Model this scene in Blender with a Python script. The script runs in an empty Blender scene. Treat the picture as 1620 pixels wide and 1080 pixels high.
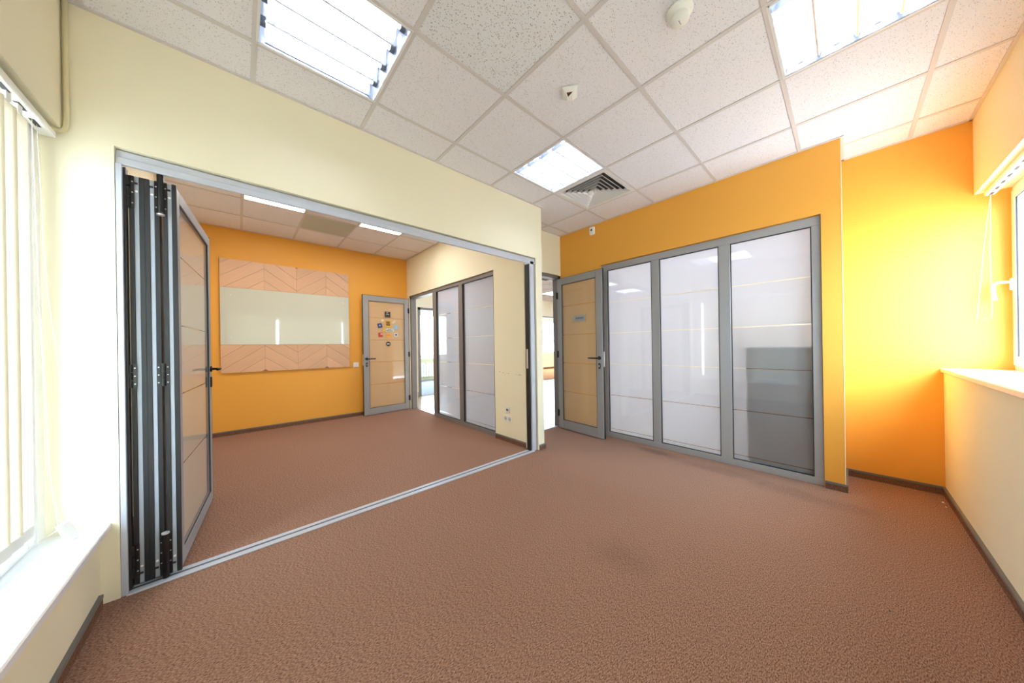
import bpy, bmesh, math, random
from mathutils import Vector, Matrix

random.seed(7)
C = bpy.context.scene.collection
SC = bpy.context.scene
PI = math.pi

# ------------------------------------------------------------------ camera, sky, exposure
CAM_H = 1.1872
YAW, ROLL = 0.0506 + PI / 4, -0.0153
F = Vector((math.cos(YAW), math.sin(YAW), 0.0))
Rr = Vector((math.sin(YAW), -math.cos(YAW), 0.0))
Uu = Vector((0, 0, 1.0))
R_ = Rr * math.cos(ROLL) + Uu * math.sin(ROLL)
U_ = Uu * math.cos(ROLL) - Rr * math.sin(ROLL)
cam_data = bpy.data.cameras.new('camera')
cam = bpy.data.objects.new('camera', cam_data)
C.objects.link(cam)
M = Matrix.Identity(4)
for i in range(3):
    M[i][0], M[i][1], M[i][2] = R_[i], U_[i], -F[i]
M[2][3] = CAM_H
cam.matrix_world = M
cam_data.sensor_width = 36.0
cam_data.lens = 477.668 / 1620 * 36
cam_data.shift_y = 7.22 / 1620
cam_data.clip_start = 0.02
SC.camera = cam

SKY = 10.5
TUBE = 5.0
PANEL = 6.0
HALL = 3.0
EXPOSURE = 1.9
w = bpy.data.worlds.new('World')
SC.world = w
w.use_nodes = True
nt = w.node_tree
bg = nt.nodes['Background']
tc = nt.nodes.new('ShaderNodeTexCoord')
sx = nt.nodes.new('ShaderNodeSeparateXYZ')
nt.links.new(tc.outputs['Generated'], sx.inputs[0])
cr = nt.nodes.new('ShaderNodeValToRGB')
mr = nt.nodes.new('ShaderNodeMapRange')
mr.inputs[1].default_value = -0.25
mr.inputs[2].default_value = 0.3
nt.links.new(sx.outputs[2], mr.inputs[0])
nt.links.new(mr.outputs[0], cr.inputs[0])
cr.color_ramp.elements[0].color = (0.34, 0.36, 0.40, 1)
cr.color_ramp.elements[1].color = (0.68, 0.83, 1.0, 1)
nt.links.new(cr.outputs[0], bg.inputs[0])
bg.inputs[1].default_value = SKY
vs = SC.view_settings
vs.view_transform = 'Standard'
vs.look = 'None'
vs.exposure = EXPOSURE
vs.gamma = 1.0
vs.use_curve_mapping = False
SC.cycles.max_bounces = 10
SC.cycles.diffuse_bounces = 6
SC.cycles.glossy_bounces = 4
SC.cycles.transmission_bounces = 8
SC.cycles.transparent_max_bounces = 16
SC.cycles.sample_clamp_indirect = 12.0
SC.cycles.caustics_reflective = False
SC.cycles.caustics_refractive = False
SC.cycles.use_denoising = True


def portal(name, loc, sx_, sy_, rot):
    l = bpy.data.lights.new(name, 'AREA')
    l.shape = 'RECTANGLE'
    l.size, l.size_y = sx_, sy_
    l.cycles.is_portal = True
    o = bpy.data.objects.new(name, l)
    o.location = loc
    o.rotation_euler = rot
    C.objects.link(o)


portal('sky_portal', (-0.80, 1.03, 1.27), 1.84, 2.66, (0, -PI / 2, 0))
portal('sky_portal.001', (1.9, -0.86, 1.59), 4.2, 1.3, (PI / 2, 0, 0))


# ------------------------------------------------------------------ materials
def lin(c):
    return tuple(((v / 255) / 12.92 if v / 255 <= 0.04045 else ((v / 255 + 0.055) / 1.055) ** 2.4) for v in c) + (1.0,)


def node(m, t, **k):
    n = m.node_tree.nodes.new(t)
    for a, v in k.items():
        setattr(n, a, v)
    return n


def mat(name, rgb, rough=0.5, metal=0.0, var=0.04, vscale=8.0, bump=0.0, bscale=200.0, coat=0.0, spec=0.5, emit=0.0):
    m = bpy.data.materials.new(name)
    m.use_nodes = True
    t = m.node_tree
    b = t.nodes['Principled BSDF']
    b.inputs['Roughness'].default_value = rough
    b.inputs['Metallic'].default_value = metal
    b.inputs['Specular IOR Level'].default_value = spec
    b.inputs['Coat Weight'].default_value = coat
    b.inputs['Coat Roughness'].default_value = 0.03
    c = lin(rgb)
    tcn = node(m, 'ShaderNodeTexCoord')
    nz = node(m, 'ShaderNodeTexNoise')
    nz.inputs['Scale'].default_value = vscale
    nz.inputs['Detail'].default_value = 3
    t.links.new(tcn.outputs['Object'], nz.inputs['Vector'])
    mx = node(m, 'ShaderNodeMix', data_type='RGBA')
    mx.inputs[6].default_value = tuple(v * (1 - var) for v in c[:3]) + (1,)
    mx.inputs[7].default_value = tuple(min(1, v * (1 + var)) for v in c[:3]) + (1,)
    t.links.new(nz.outputs['Fac'], mx.inputs[0])
    t.links.new(mx.outputs[2], b.inputs['Base Color'])
    if emit:
        b.inputs['Emission Color'].default_value = c
        b.inputs['Emission Strength'].default_value = emit
    if bump:
        n2 = node(m, 'ShaderNodeTexNoise')
        n2.inputs['Scale'].default_value = bscale
        n2.inputs['Detail'].default_value = 2
        t.links.new(tcn.outputs['Object'], n2.inputs['Vector'])
        bp = node(m, 'ShaderNodeBump')
        bp.inputs['Strength'].default_value = bump
        bp.inputs['Distance'].default_value = 0.002
        t.links.new(n2.outputs['Fac'], bp.inputs['Height'])
        t.links.new(bp.outputs['Normal'], b.inputs['Normal'])
    return m


CREAM = mat('cream_paint', (243, 236, 211), 0.65, var=0.015, vscale=2, bump=0.12, bscale=120, spec=0.3)
ORANGE = mat('orange_paint', (240, 174, 74), 0.45, var=0.02, vscale=2, bump=0.12, bscale=120, spec=0.35)
PLASTER = mat('raw_plaster', (222, 216, 204), 0.9)
ALU = mat('grey_aluminium_paint', (158, 159, 164), 0.38, var=0.03, vscale=30, spec=0.5)
ALU_L = mat('satin_aluminium', (198, 203, 217), 0.38, metal=0.15, var=0.03, vscale=30)
ALU_E = mat('dull_aluminium', (156, 161, 172), 0.5, var=0.03, vscale=30)
ALU_D = mat('dark_grey_frame', (128, 124, 124), 0.4, var=0.03, vscale=30)
BLACK = mat('black_rubber', (30, 29, 32), 0.55, var=0.1)
BLACKM = mat('black_metal', (22, 21, 23), 0.35, var=0.1)
WHITE = mat('white_plastic', (240, 240, 238), 0.4, var=0.01)
WHITE_SILL = mat('white_laminate', (238, 238, 244), 0.3, var=0.02, vscale=5, spec=0.5)
PVC = mat('white_window_profile', (246, 246, 248), 0.3, var=0.01)
BAR = mat('white_ceiling_bar', (212, 206, 208), 0.5, var=0.02)
VENTW = mat('vent_white', (232, 230, 232), 0.4, var=0.02)
VENTD = mat('vent_dark', (74, 72, 72), 0.7)
REFL = mat('lamp_reflector', (224, 230, 240), 0.3, metal=0.7, var=0.01)
CABLE = mat('cream_cable', (226, 216, 176), 0.5)
CORD = mat('blind_cord', (214, 206, 196), 0.6)
RED = mat('dark_red_lens', (70, 10, 18), 0.2, coat=0.5)
STRIP = mat('grey_baseboard_strip', (112, 110, 108), 0.5, var=0.06)
CABM = mat('taupe_cabinet', (128, 104, 80), 0.5, var=0.05)
BOARDG = mat('glass_board', (208, 210, 198), 0.05, var=0.005, coat=1.0, spec=0.6)
STEEL = mat('bright_steel', (225, 225, 228), 0.3, metal=0.6)
HALLTILE = mat('beige_floor_tile', (188, 172, 150), 0.25, var=0.05, vscale=14)
GROUT = mat('tile_grout', (140, 126, 108), 0.8)
SLATW = None


def emis(name, rgb, s):
    m = bpy.data.materials.new(name)
    m.use_nodes = True
    t = m.node_tree
    t.nodes.remove(t.nodes['Principled BSDF'])
    e = node(m, 'ShaderNodeEmission')
    e.inputs[0].default_value = lin(rgb)
    e.inputs[1].default_value = s
    t.links.new(e.outputs[0], t.nodes['Material Output'].inputs[0])
    return m


TUBEM = emis('lamp_tube', (228, 236, 255), TUBE)
PANELM = emis('lamp_panel', (255, 250, 240), PANEL)
HALLM = emis('hall_fill_panel', (216, 230, 255), HALL)  # for the added panels that brighten the hall and backlight the glazing


def glassm(name, tint=(245, 250, 248), refl=1.0):
    m = bpy.data.materials.new(name)
    m.use_nodes = True
    t = m.node_tree
    t.nodes.remove(t.nodes['Principled BSDF'])
    tr = node(m, 'ShaderNodeBsdfTransparent')
    tr.inputs[0].default_value = lin(tint)
    gl = node(m, 'ShaderNodeBsdfGlossy')
    gl.inputs['Roughness'].default_value = 0.01
    fr = node(m, 'ShaderNodeFresnel')
    ge = node(m, 'ShaderNodeNewGeometry')
    io = node(m, 'ShaderNodeMapRange')          # same reflectance on both faces of the thin pane
    io.inputs[3].default_value = 1.5
    io.inputs[4].default_value = 1 / 1.5
    t.links.new(ge.outputs['Backfacing'], io.inputs[0])
    t.links.new(io.outputs[0], fr.inputs[0])
    ml = node(m, 'ShaderNodeMath', operation='MULTIPLY')
    ml.inputs[1].default_value = refl
    t.links.new(fr.outputs[0], ml.inputs[0])
    mx = node(m, 'ShaderNodeMixShader')
    t.links.new(ml.outputs[0], mx.inputs[0])
    t.links.new(tr.outputs[0], mx.inputs[1])
    t.links.new(gl.outputs[0], mx.inputs[2])
    t.links.new(mx.outputs[0], t.nodes['Material Output'].inputs[0])
    return m


GLASS = glassm('clear_glass', tint=(250, 250, 250), refl=1.0)
WGLASS = glassm('window_glass')


def filmm(name, rgb, see, trans=0.6):
    """frosted sticker film: scatters most of the light, lets some straight through"""
    m = bpy.data.materials.new(name)
    m.use_nodes = True
    t = m.node_tree
    t.nodes.remove(t.nodes['Principled BSDF'])
    tcn = node(m, 'ShaderNodeTexCoord')
    nz = node(m, 'ShaderNodeTexNoise')
    nz.inputs['Scale'].default_value = 40
    t.links.new(tcn.outputs['Object'], nz.inputs['Vector'])
    cx = node(m, 'ShaderNodeMix', data_type='RGBA')
    c = lin(rgb)
    cx.inputs[6].default_value = tuple(v * 0.97 for v in c[:3]) + (1,)
    cx.inputs[7].default_value = c
    t.links.new(nz.outputs['Fac'], cx.inputs[0])
    d = node(m, 'ShaderNodeBsdfDiffuse')
    tl = node(m, 'ShaderNodeBsdfTranslucent')
    t.links.new(cx.outputs[2], d.inputs[0])
    t.links.new(cx.outputs[2], tl.inputs[0])
    m1 = node(m, 'ShaderNodeMixShader')
    m1.inputs[0].default_value = trans
    t.links.new(d.outputs[0], m1.inputs[1])
    t.links.new(tl.outputs[0], m1.inputs[2])
    rf = node(m, 'ShaderNodeBsdfTransparent')
    m2 = node(m, 'ShaderNodeMixShader')
    m2.inputs[0].default_value = see
    t.links.new(m1.outputs[0], m2.inputs[1])
    t.links.new(rf.outputs[0], m2.inputs[2])
    t.links.new(m2.outputs[0], t.nodes['Material Output'].inputs[0])
    return m


FILM = filmm('frosted_film', (220, 226, 240), 0.07)
FILM_DOOR = filmm('frosted_door_film', (255, 222, 176), 0.2, 0.16)
FILM_LEAF = filmm('frosted_leaf_film', (252, 242, 226), 0.03, 0.1)
SLATW = filmm('blind_fabric', (236, 228, 206), 0.0, 0.07)


def carpet(name, dark, light, grey=None):
    m = bpy.data.materials.new(name)
    m.use_nodes = True
    t = m.node_tree
    b = t.nodes['Principled BSDF']
    b.inputs['Roughness'].default_value = 0.95
    b.inputs['Specular IOR Level'].default_value = 0.1
    tcn = node(m, 'ShaderNodeTexCoord')
    mp = node(m, 'ShaderNodeMapping')
    mp.inputs['Rotation'].default_value = (0, 0, 0.6)
    mp.inputs['Scale'].default_value = (1.0, 2.6, 1.0)
    t.links.new(tcn.outputs['Object'], mp.inputs['Vector'])
    n1 = node(m, 'ShaderNodeTexNoise')
    n1.inputs['Scale'].default_value = 105
    n1.inputs['Detail'].default_value = 3
    n1.inputs['Roughness'].default_value = 0.7
    t.links.new(mp.outputs[0], n1.inputs['Vector'])
    n2 = node(m, 'ShaderNodeTexNoise')
    n2.inputs['Scale'].default_value = 1.3
    n2.inputs['Detail'].default_value = 3
    t.links.new(tcn.outputs['Object'], n2.inputs['Vector'])
    rp = node(m, 'ShaderNodeValToRGB')
    rp.color_ramp.elements[0].position = 0.36
    rp.color_ramp.elements[0].color = lin(dark)
    rp.color_ramp.elements[1].position = 0.64
    rp.color_ramp.elements[1].color = lin(light)
    t.links.new(n1.outputs['Fac'], rp.inputs[0])
    mr_ = node(m, 'ShaderNodeMapRange')
    mr_.inputs[3].default_value = 0.93
    mr_.inputs[4].default_value = 1.06
    t.links.new(n2.outputs['Fac'], mr_.inputs[0])
    mx = node(m, 'ShaderNodeMix', data_type='RGBA', blend_type='MULTIPLY')
    mx.inputs[0].default_value = 1
    t.links.new(rp.outputs[0], mx.inputs[6])
    t.links.new(mr_.outputs[0], mx.inputs[7])
    out = mx.outputs[2]
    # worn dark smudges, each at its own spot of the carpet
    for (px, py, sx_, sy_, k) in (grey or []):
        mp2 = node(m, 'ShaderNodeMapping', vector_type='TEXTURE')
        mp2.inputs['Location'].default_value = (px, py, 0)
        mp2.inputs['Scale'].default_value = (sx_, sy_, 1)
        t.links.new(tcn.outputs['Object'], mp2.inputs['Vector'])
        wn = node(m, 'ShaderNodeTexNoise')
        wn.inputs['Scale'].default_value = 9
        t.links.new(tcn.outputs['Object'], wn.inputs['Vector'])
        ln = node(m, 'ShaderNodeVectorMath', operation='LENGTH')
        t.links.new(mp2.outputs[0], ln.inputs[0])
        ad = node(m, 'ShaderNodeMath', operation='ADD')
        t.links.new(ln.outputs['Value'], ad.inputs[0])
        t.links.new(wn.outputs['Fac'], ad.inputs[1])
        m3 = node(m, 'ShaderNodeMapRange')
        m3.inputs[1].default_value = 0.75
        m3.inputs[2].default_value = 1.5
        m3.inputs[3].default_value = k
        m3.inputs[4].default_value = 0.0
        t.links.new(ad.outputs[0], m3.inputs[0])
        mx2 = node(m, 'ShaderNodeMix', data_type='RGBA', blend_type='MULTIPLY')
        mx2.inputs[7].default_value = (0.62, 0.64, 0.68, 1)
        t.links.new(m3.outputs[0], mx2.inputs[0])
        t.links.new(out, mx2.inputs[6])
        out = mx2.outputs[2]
    t.links.new(out, b.inputs['Base Color'])
    bp = node(m, 'ShaderNodeBump')
    bp.inputs['Strength'].default_value = 0.06
    bp.inputs['Distance'].default_value = 0.004
    t.links.new(n1.outputs['Fac'], bp.inputs['Height'])
    t.links.new(bp.outputs['Normal'], b.inputs['Normal'])
    return m


CARPET = carpet('brown_heather_carpet', (94, 63, 51), (188, 149, 130),
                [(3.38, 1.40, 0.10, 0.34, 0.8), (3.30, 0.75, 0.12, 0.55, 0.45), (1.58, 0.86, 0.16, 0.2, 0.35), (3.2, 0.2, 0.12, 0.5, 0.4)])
CARPETB = carpet('brown_carpet_strip', (92, 64, 52), (140, 106, 88))
CARPETG = carpet('blue_grey_carpet', (120, 128, 142), (170, 176, 188))
CARPETO = carpet('orange_brown_carpet', (176, 120, 80), (216, 168, 124))


def tilem(name, rgb, pit, size, thr):
    m = bpy.data.materials.new(name)
    m.use_nodes = True
    t = m.node_tree
    b = t.nodes['Principled BSDF']
    b.inputs['Roughness'].default_value = 0.9
    b.inputs['Specular IOR Level'].default_value = 0.15
    tcn = node(m, 'ShaderNodeTexCoord')
    mp = node(m, 'ShaderNodeMapping')
    mp.inputs['Scale'].default_value = (1, 1.5, 1)
    t.links.new(tcn.outputs['Object'], mp.inputs[0])
    n0 = node(m, 'ShaderNodeTexNoise')
    n0.inputs['Scale'].default_value = 40
    t.links.new(mp.outputs[0], n0.inputs['Vector'])
    vm = node(m, 'ShaderNodeMix', data_type='VECTOR')
    vm.inputs[0].default_value = 0.02
    t.links.new(mp.outputs[0], vm.inputs[4])
    t.links.new(n0.outputs['Color'], vm.inputs[5])
    v = node(m, 'ShaderNodeTexVoronoi')
    v.inputs['Scale'].default_value = size
    t.links.new(vm.outputs[1], v.inputs['Vector'])
    # only a share of the cells carries a pit
    sp = node(m, 'ShaderNodeSeparateColor')
    t.links.new(v.outputs['Color'], sp.inputs[0])
    ml = node(m, 'ShaderNodeMath', operation='MULTIPLY')
    ml.inputs[1].default_value = thr
    t.links.new(sp.outputs[0], ml.inputs[0])
    lt = node(m, 'ShaderNodeMath', operation='LESS_THAN')
    t.links.new(v.outputs['Distance'], lt.inputs[0])
    t.links.new(ml.outputs[0], lt.inputs[1])
    mx = node(m, 'ShaderNodeMix', data_type='RGBA')
    mx.inputs[6].default_value = lin(rgb)
    mx.inputs[7].default_value = lin(pit)
    t.links.new(lt.outputs[0], mx.inputs[0])
    t.links.new(mx.outputs[2], b.inputs['Base Color'])
    return m


TILE = tilem('mineral_ceiling_tile', (236, 233, 240), (176, 170, 174), 120, 0.33)
TILE2 = tilem('dense_pitted_ceiling_tile', (230, 230, 236), (166, 164, 162), 105, 0.42)
TILE3 = tilem('grey_ceiling_tile', (196, 196, 184), (150, 146, 138), 90, 0.2)


def woodm(name, rgb):
    m = bpy.data.materials.new(name)
    m.use_nodes = True
    t = m.node_tree
    b = t.nodes['Principled BSDF']
    b.inputs['Roughness'].default_value = 0.45
    tcn = node(m, 'ShaderNodeTexCoord')
    oi = node(m, 'ShaderNodeObjectInfo')
    mp = node(m, 'ShaderNodeMapping')
    mp.inputs['Scale'].default_value = (2.2, 2.2, 40)
    t.links.new(tcn.outputs['Object'], mp.inputs[0])
    n = node(m, 'ShaderNodeTexNoise')
    n.inputs['Scale'].default_value = 2.0
    n.inputs['Detail'].default_value = 5
    t.links.new(mp.outputs[0], n.inputs['Vector'])
    mx = node(m, 'ShaderNodeMix', data_type='RGBA')
    c = lin(rgb)
    mx.inputs[6].default_value = tuple(v * 0.86 for v in c[:3]) + (1,)
    mx.inputs[7].default_value = tuple(min(1, v * 1.12) for v in c[:3]) + (1,)
    t.links.new(n.outputs['Fac'], mx.inputs[0])
    mr_ = node(m, 'ShaderNodeMapRange')
    mr_.inputs[3].default_value = 0.92
    mr_.inputs[4].default_value = 1.06
    t.links.new(oi.outputs['Random'], mr_.inputs[0])
    m2 = node(m, 'ShaderNodeMix', data_type='RGBA', blend_type='MULTIPLY')
    m2.inputs[0].default_value = 1
    t.links.new(mx.outputs[2], m2.inputs[6])
    t.links.new(mr_.outputs[0], m2.inputs[7])
    t.links.new(m2.outputs[2], b.inputs['Base Color'])
    return m


WOOD = woodm('pale_oak_laminate', (222, 178, 144))


# ------------------------------------------------------------------ mesh helpers
class MB:
    def __init__(self):
        self.v, self.f = [], []

    def box(self, x0, y0, z0, x1, y1, z1):
        x0, x1 = min(x0, x1), max(x0, x1)
        y0, y1 = min(y0, y1), max(y0, y1)
        z0, z1 = min(z0, z1), max(z0, z1)
        b = len(self.v)
        self.v += [(x0, y0, z0), (x1, y0, z0), (x1, y1, z0), (x0, y1, z0), (x0, y0, z1), (x1, y0, z1), (x1, y1, z1), (x0, y1, z1)]
        for q in ((0, 3, 2, 1), (4, 5, 6, 7), (0, 1, 5, 4), (1, 2, 6, 5), (2, 3, 7, 6), (3, 0, 4, 7)):
            self.f.append(tuple(b + i for i in q))
        return self

    def prism(self, pts, a, b_, axis):
        """polygon pts (2d) extruded from a to b along axis"""
        def p3(p, h):
            return (h, p[0], p[1]) if axis == 'x' else (p[0], h, p[1]) if axis == 'y' else (p[0], p[1], h)
        n = len(pts)
        b = len(self.v)
        self.v += [p3(p, a) for p in pts] + [p3(p, b_) for p in pts]
        self.f.append(tuple(b + i for i in range(n))[::-1])
        self.f.append(tuple(b + n + i for i in range(n)))
        for i in range(n):
            j = (i + 1) % n
            self.f.append((b + i, b + j, b + n + j, b + n + i))
        return self

    def tube(self, path, r, n=8):
        path = [Vector(p) for p in path]
        b = len(self.v)
        prev = None
        for k, p in enumerate(path):
            d = (path[min(k + 1, len(path) - 1)] - path[max(k - 1, 0)]).normalized()
            if prev is None:
                ref = Vector((0, 0, 1)) if abs(d.z) < 0.9 else Vector((1, 0, 0))
                u = d.cross(ref).normalized()
            else:
                u = (prev - d * prev.dot(d)).normalized()
            prev = u
            v = d.cross(u)
            for i in range(n):
                a = 2 * PI * i / n
                self.v.append(tuple(p + u * (r * math.cos(a)) + v * (r * math.sin(a))))
        m = len(path)
        for k in range(m - 1):
            for i in range(n):
                j = (i + 1) % n
                self.f.append((b + k * n + i, b + k * n + j, b + (k + 1) * n + j, b + (k + 1) * n + i))
        self.f.append(tuple(b + i for i in range(n))[::-1])
        self.f.append(tuple(b + (m - 1) * n + i for i in range(n)))
        return self

    def lathe(self, prof, c, n=24, axis='z'):
        """prof: list of (r, h) about axis through c"""
        b = len(self.v)
        for r, h in prof:
            for i in range(n):
                a = 2 * PI * i / n
                q = (r * math.cos(a), r * math.sin(a))
                p = (q[0], q[1], h) if axis == 'z' else (h, q[0], q[1]) if axis == 'x' else (q[0], h, q[1])
                self.v.append((c[0] + p[0], c[1] + p[1], c[2] + p[2]))
        for k in range(len(prof) - 1):
            for i in range(n):
                j = (i + 1) % n
                self.f.append((b + k * n + i, b + k * n + j, b + (k + 1) * n + j, b + (k + 1) * n + i))
        self.f.append(tuple(b + i for i in range(n))[::-1])
        self.f.append(tuple(b + (len(prof) - 1) * n + i for i in range(n)))
        return self

    def mesh(self, name, mat_, bevel=0.0, smooth=False):
        me = bpy.data.meshes.new(name)
        me.from_pydata(self.v, [], self.f)
        bm = bmesh.new()
        bm.from_mesh(me)
        bmesh.ops.recalc_face_normals(bm, faces=bm.faces)
        if bevel:
            bmesh.ops.bevel(bm, geom=list(bm.edges), offset=bevel, segments=1, affect='EDGES', clamp_overlap=True)
        bm.to_mesh(me)
        bm.free()
        if smooth:
            for p in me.polygons:
                p.use_smooth = True
        me.materials.append(mat_)
        return me

    def build(self, name, mat_, parent=None, bevel=0.0, smooth=False, label=None, kind=None):
        o = bpy.data.objects.new(name, self.mesh(name, mat_, bevel, smooth))
        C.objects.link(o)
        if parent is not None:
            o.parent = parent
        if label:
            o['label'] = label
        if kind:
            o['kind'] = kind
        return o


def B(*a):
    return MB().box(*a)


def thing(name, label, cat, loc=(0, 0, 0), rotz=0.0, group=None, kind=None):
    o = bpy.data.objects.new(name, None)
    o.empty_display_size = 0.1
    C.objects.link(o)
    o.location = loc
    o.rotation_euler = (0, 0, rotz)
    o['label'] = label
    o['category'] = cat
    if group:
        o['group'] = group
    if kind:
        o['kind'] = kind
    return o


def tag(o, label, cat, group=None, kind=None):
    o['label'] = label
    o['category'] = cat
    if group:
        o['group'] = group
    if kind:
        o['kind'] = kind
    return o


def struct(o, label, cat):
    return tag(o, label, cat, kind='structure')


def copy_tree(o, parent=None):
    c = o.copy()
    C.objects.link(c)
    c.parent = parent
    for ch in list(o.children):
        copy_tree(ch, c)
    return c


# ------------------------------------------------------------------ dimensions
H = 2.785          # main room ceiling
HB = 2.90          # back room ceiling
YC = 2.361         # cream wall face
XO = 3.519         # orange glazed wall face
XA = 3.985         # orange alcove wall face
XI = 2.465         # back room, right wall face
YB = 5.79          # back room, orange wall face
YD = 2.806         # doorway wall face
XR = 2.618         # end face of the cream wall
YR = 0.012         # corner of the orange pillar

# ------------------------------------------------------------------ floors
fl = MB().box(-0.95, -0.95, -0.1, XO + 0.06, YD + 0.06, 0).box(XO + 0.06, -0.95, -0.1, 4.1, 0.07, 0).box(-0.95, YD + 0.06, -0.1, XI + 0.08, 5.95, 0)
struct(fl.build('floor', CARPET), 'brown heather carpet running through both rooms', 'floor')
hall_floor = struct(MB().box(XI + 0.08, YD + 0.06, -0.1, 9.7, 7.05, -0.004).box(XO + 0.06, 0.07, -0.1, 9.7, YD + 0.06, -0.004).build('floor_hall', GROUT),
                    'beige tiled floor of the hall behind the doorways', 'floor')
tile_me = MB().box(-0.163, -0.163, -0.006, 0.163, 0.163, 0.0).mesh('floor_tile', HALLTILE, bevel=0.002)
tp = 0.333
nt_ = 0
for i in range(22):
    for j in range(13):
        cx_, cy_ = XI + 0.08 + tp * (i + 0.5), YD + 0.06 + tp * (j + 0.5)
        # tiles one can see through the two doorways
        right = abs((cy_ - 2.87) - (cx_ - 3.2) * 0.86) < 0.85 and cx_ > 2.6
        left = cx_ < 4.6 and cy_ > 4.0
        if (right or left) and cy_ < 7.0:
            o = bpy.data.objects.new('floor_tile', tile_me)
            C.objects.link(o)
            o.location = (cx_, cy_, 0.0)
            o.parent = hall_floor
struct(B(2.4, 7.05, -0.1, 6.5, 10.4, 0).build('floor_far_left', CARPETG), 'blue grey carpet of the far room with the radiator', 'floor')
struct(B(6.5, 7.05, -0.1, 14.0, 10.4, 0).build('floor_far_right', CARPETO), 'orange brown carpet of the far room past the hall', 'floor')

# ------------------------------------------------------------------ walls
def wall(name, boxes, m, label):
    mb = MB()
    for b in boxes:
        mb.box(*b)
    return struct(mb.build(name, m), label, 'wall')


WT = 3.1
wall('wall_left', [(-0.95, -0.95, 2.19, -0.58, YC, WT), (-0.95, -0.95, 0, -0.495, YC, 0.345), (-0.95, -0.95, 0.345, -0.58, -0.30, 2.19)], CREAM,
     'cream wall around the left window')
wall('wall_right', [(-0.58, -0.95, 2.235, XA, -0.635, WT), (-0.495, -0.95, 0, XA, -0.497, 0.935), (-0.58, -0.95, 0.935, -0.25, -0.635, 2.235)], CREAM,
     'cream wall around the right window')
wall('wall_middle', [(-0.95, YC, 0, -0.438, YC + 0.14, WT), (-0.438, YC, 2.185, 2.515, YC + 0.14, WT), (2.515, YC, 0, XR, YC + 0.14, WT)], CREAM,
     'cream wall with the wide opening of the folding partition')
wall('wall_back', [(XO, YR, 0, XO + 0.12, 0.128, WT), (XO, 0.128, 2.225, XO + 0.12, 2.15, WT), (XO, 2.15, 0, XO + 0.12, YD + 0.12, WT)], ORANGE,
     'orange wall around the frosted glazing')
wall('wall_alcove', [(XA, -0.95, 0, XA + 0.14, 0.128, WT), (XO + 0.12, YR, 0, XA, 0.128, WT)], ORANGE, 'orange alcove wall beside the right window')
wall('wall_doorway', [(XR, YD, 2.205, XO, YD + 0.12, WT)], CREAM, 'cream wall above the doorway beside the orange wall')
wall('wall_inner_left', [(-0.95, YC + 0.14, 0, -0.58, YB, WT)], CREAM,
     'cream window wall of the back room')
wall('wall_inner_back', [(-0.95, YB, 0, XI, YB + 0.16, WT)], ORANGE, 'orange wall of the back room behind the glass board')
wall('wall_inner_right', [(XI, YC + 0.14, 0, XR, 3.07, WT), (XI, 3.07, 2.185, XR, 5.705, WT), (XI, 5.705, 0, XR, 7.05, WT)], CREAM,
     'cream wall of the back room around door and glazing')
wall('wall_hall_far', [(XR, 7.0, 0, 3.24, 7.12, WT), (3.24, 7.0, 2.17, 4.15, 7.12, WT), (4.15, 7.0, 0, 7.0, 7.12, WT), (7.0, 7.0, 2.2, 9.4, 7.12, WT), (9.4, 7.0, 0, 14.0, 7.12, WT)], CREAM,
     'cream hall wall with two openings seen through the doorways')
wall('wall_hall_right', [(9.6, -0.95, 0, 9.75, 7.0, WT), (XA + 0.14, -0.95, 0, 9.6, -0.8, WT)], CREAM, 'cream outer walls of the hall behind the glazing')
wall('wall_facade', [(2.4, 10.3, 0, 14, 10.45, 0.78), (2.4, 10.3, 2.45, 14, 10.45, WT), (2.4, 10.3, 0.78, 3.9, 10.45, 2.45), (6.3, 10.3, 0.78, 10.6, 10.45, 2.45), (13.4, 10.3, 0.78, 14, 10.45, 2.45)], CREAM,
     'cream window wall of the far rooms')
wall('wall_far_side', [(13.9, 7.12, 0, 14.05, 10.3, WT), (2.4, 7.12, 0, 2.55, 10.3, WT), (6.45, 7.12, 0, 6.55, 10.3, WT)], CREAM, 'cream side walls of the far rooms')

wb = bpy.data.objects['wall_back']
B(XO - 0.0012, YR - 0.0012, 0.06, XO + 0.004, YR + 0.003, H).build('corner_bead', CREAM, wb)
wir = bpy.data.objects['wall_inner_right']
SCUFF = mat('scuff_brown', (150, 134, 112), 0.8)
for (y, z, ly, lz) in ((2.60, 0.842, 0.05, 0.004), (2.66, 0.845, 0.02, 0.003), (2.80, 0.848, 0.03, 0.003), (2.90, 0.852, 0.04, 0.003), (2.97, 0.86, 0.02, 0.004), (2.86, 0.835, 0.015, 0.003)):
    B(XI - 0.0006, y - ly / 2, z, XI + 0.001, y + ly / 2, z + lz).build('scuff_mark', SCUFF, wir)

# ------------------------------------------------------------------ ceilings
GX, GY = 0.6773, 1.4444


def grid_lines(a, lo, hi):
    k = math.floor((lo - a) / 0.6)
    return [a + 0.6 * (k + i) for i in range(int((hi - lo) / 0.6) + 3) if lo < a + 0.6 * (k + i) < hi]


def tile_obj(rects, z, m, parent):
    mb = MB()
    cx_ = (rects[0][0] + rects[0][2]) / 2
    cy_ = (rects[0][1] + rects[0][3]) / 2
    for (x0, y0, x1, y1) in rects:
        mb.box(x0 - cx_, y0 - cy_, 0, x1 - cx_, y1 - cy_, 0.014)
    o = mb.build('ceiling_tile', m, parent)
    o.location = (cx_, cy_, z + 0.003)
    return o


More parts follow.
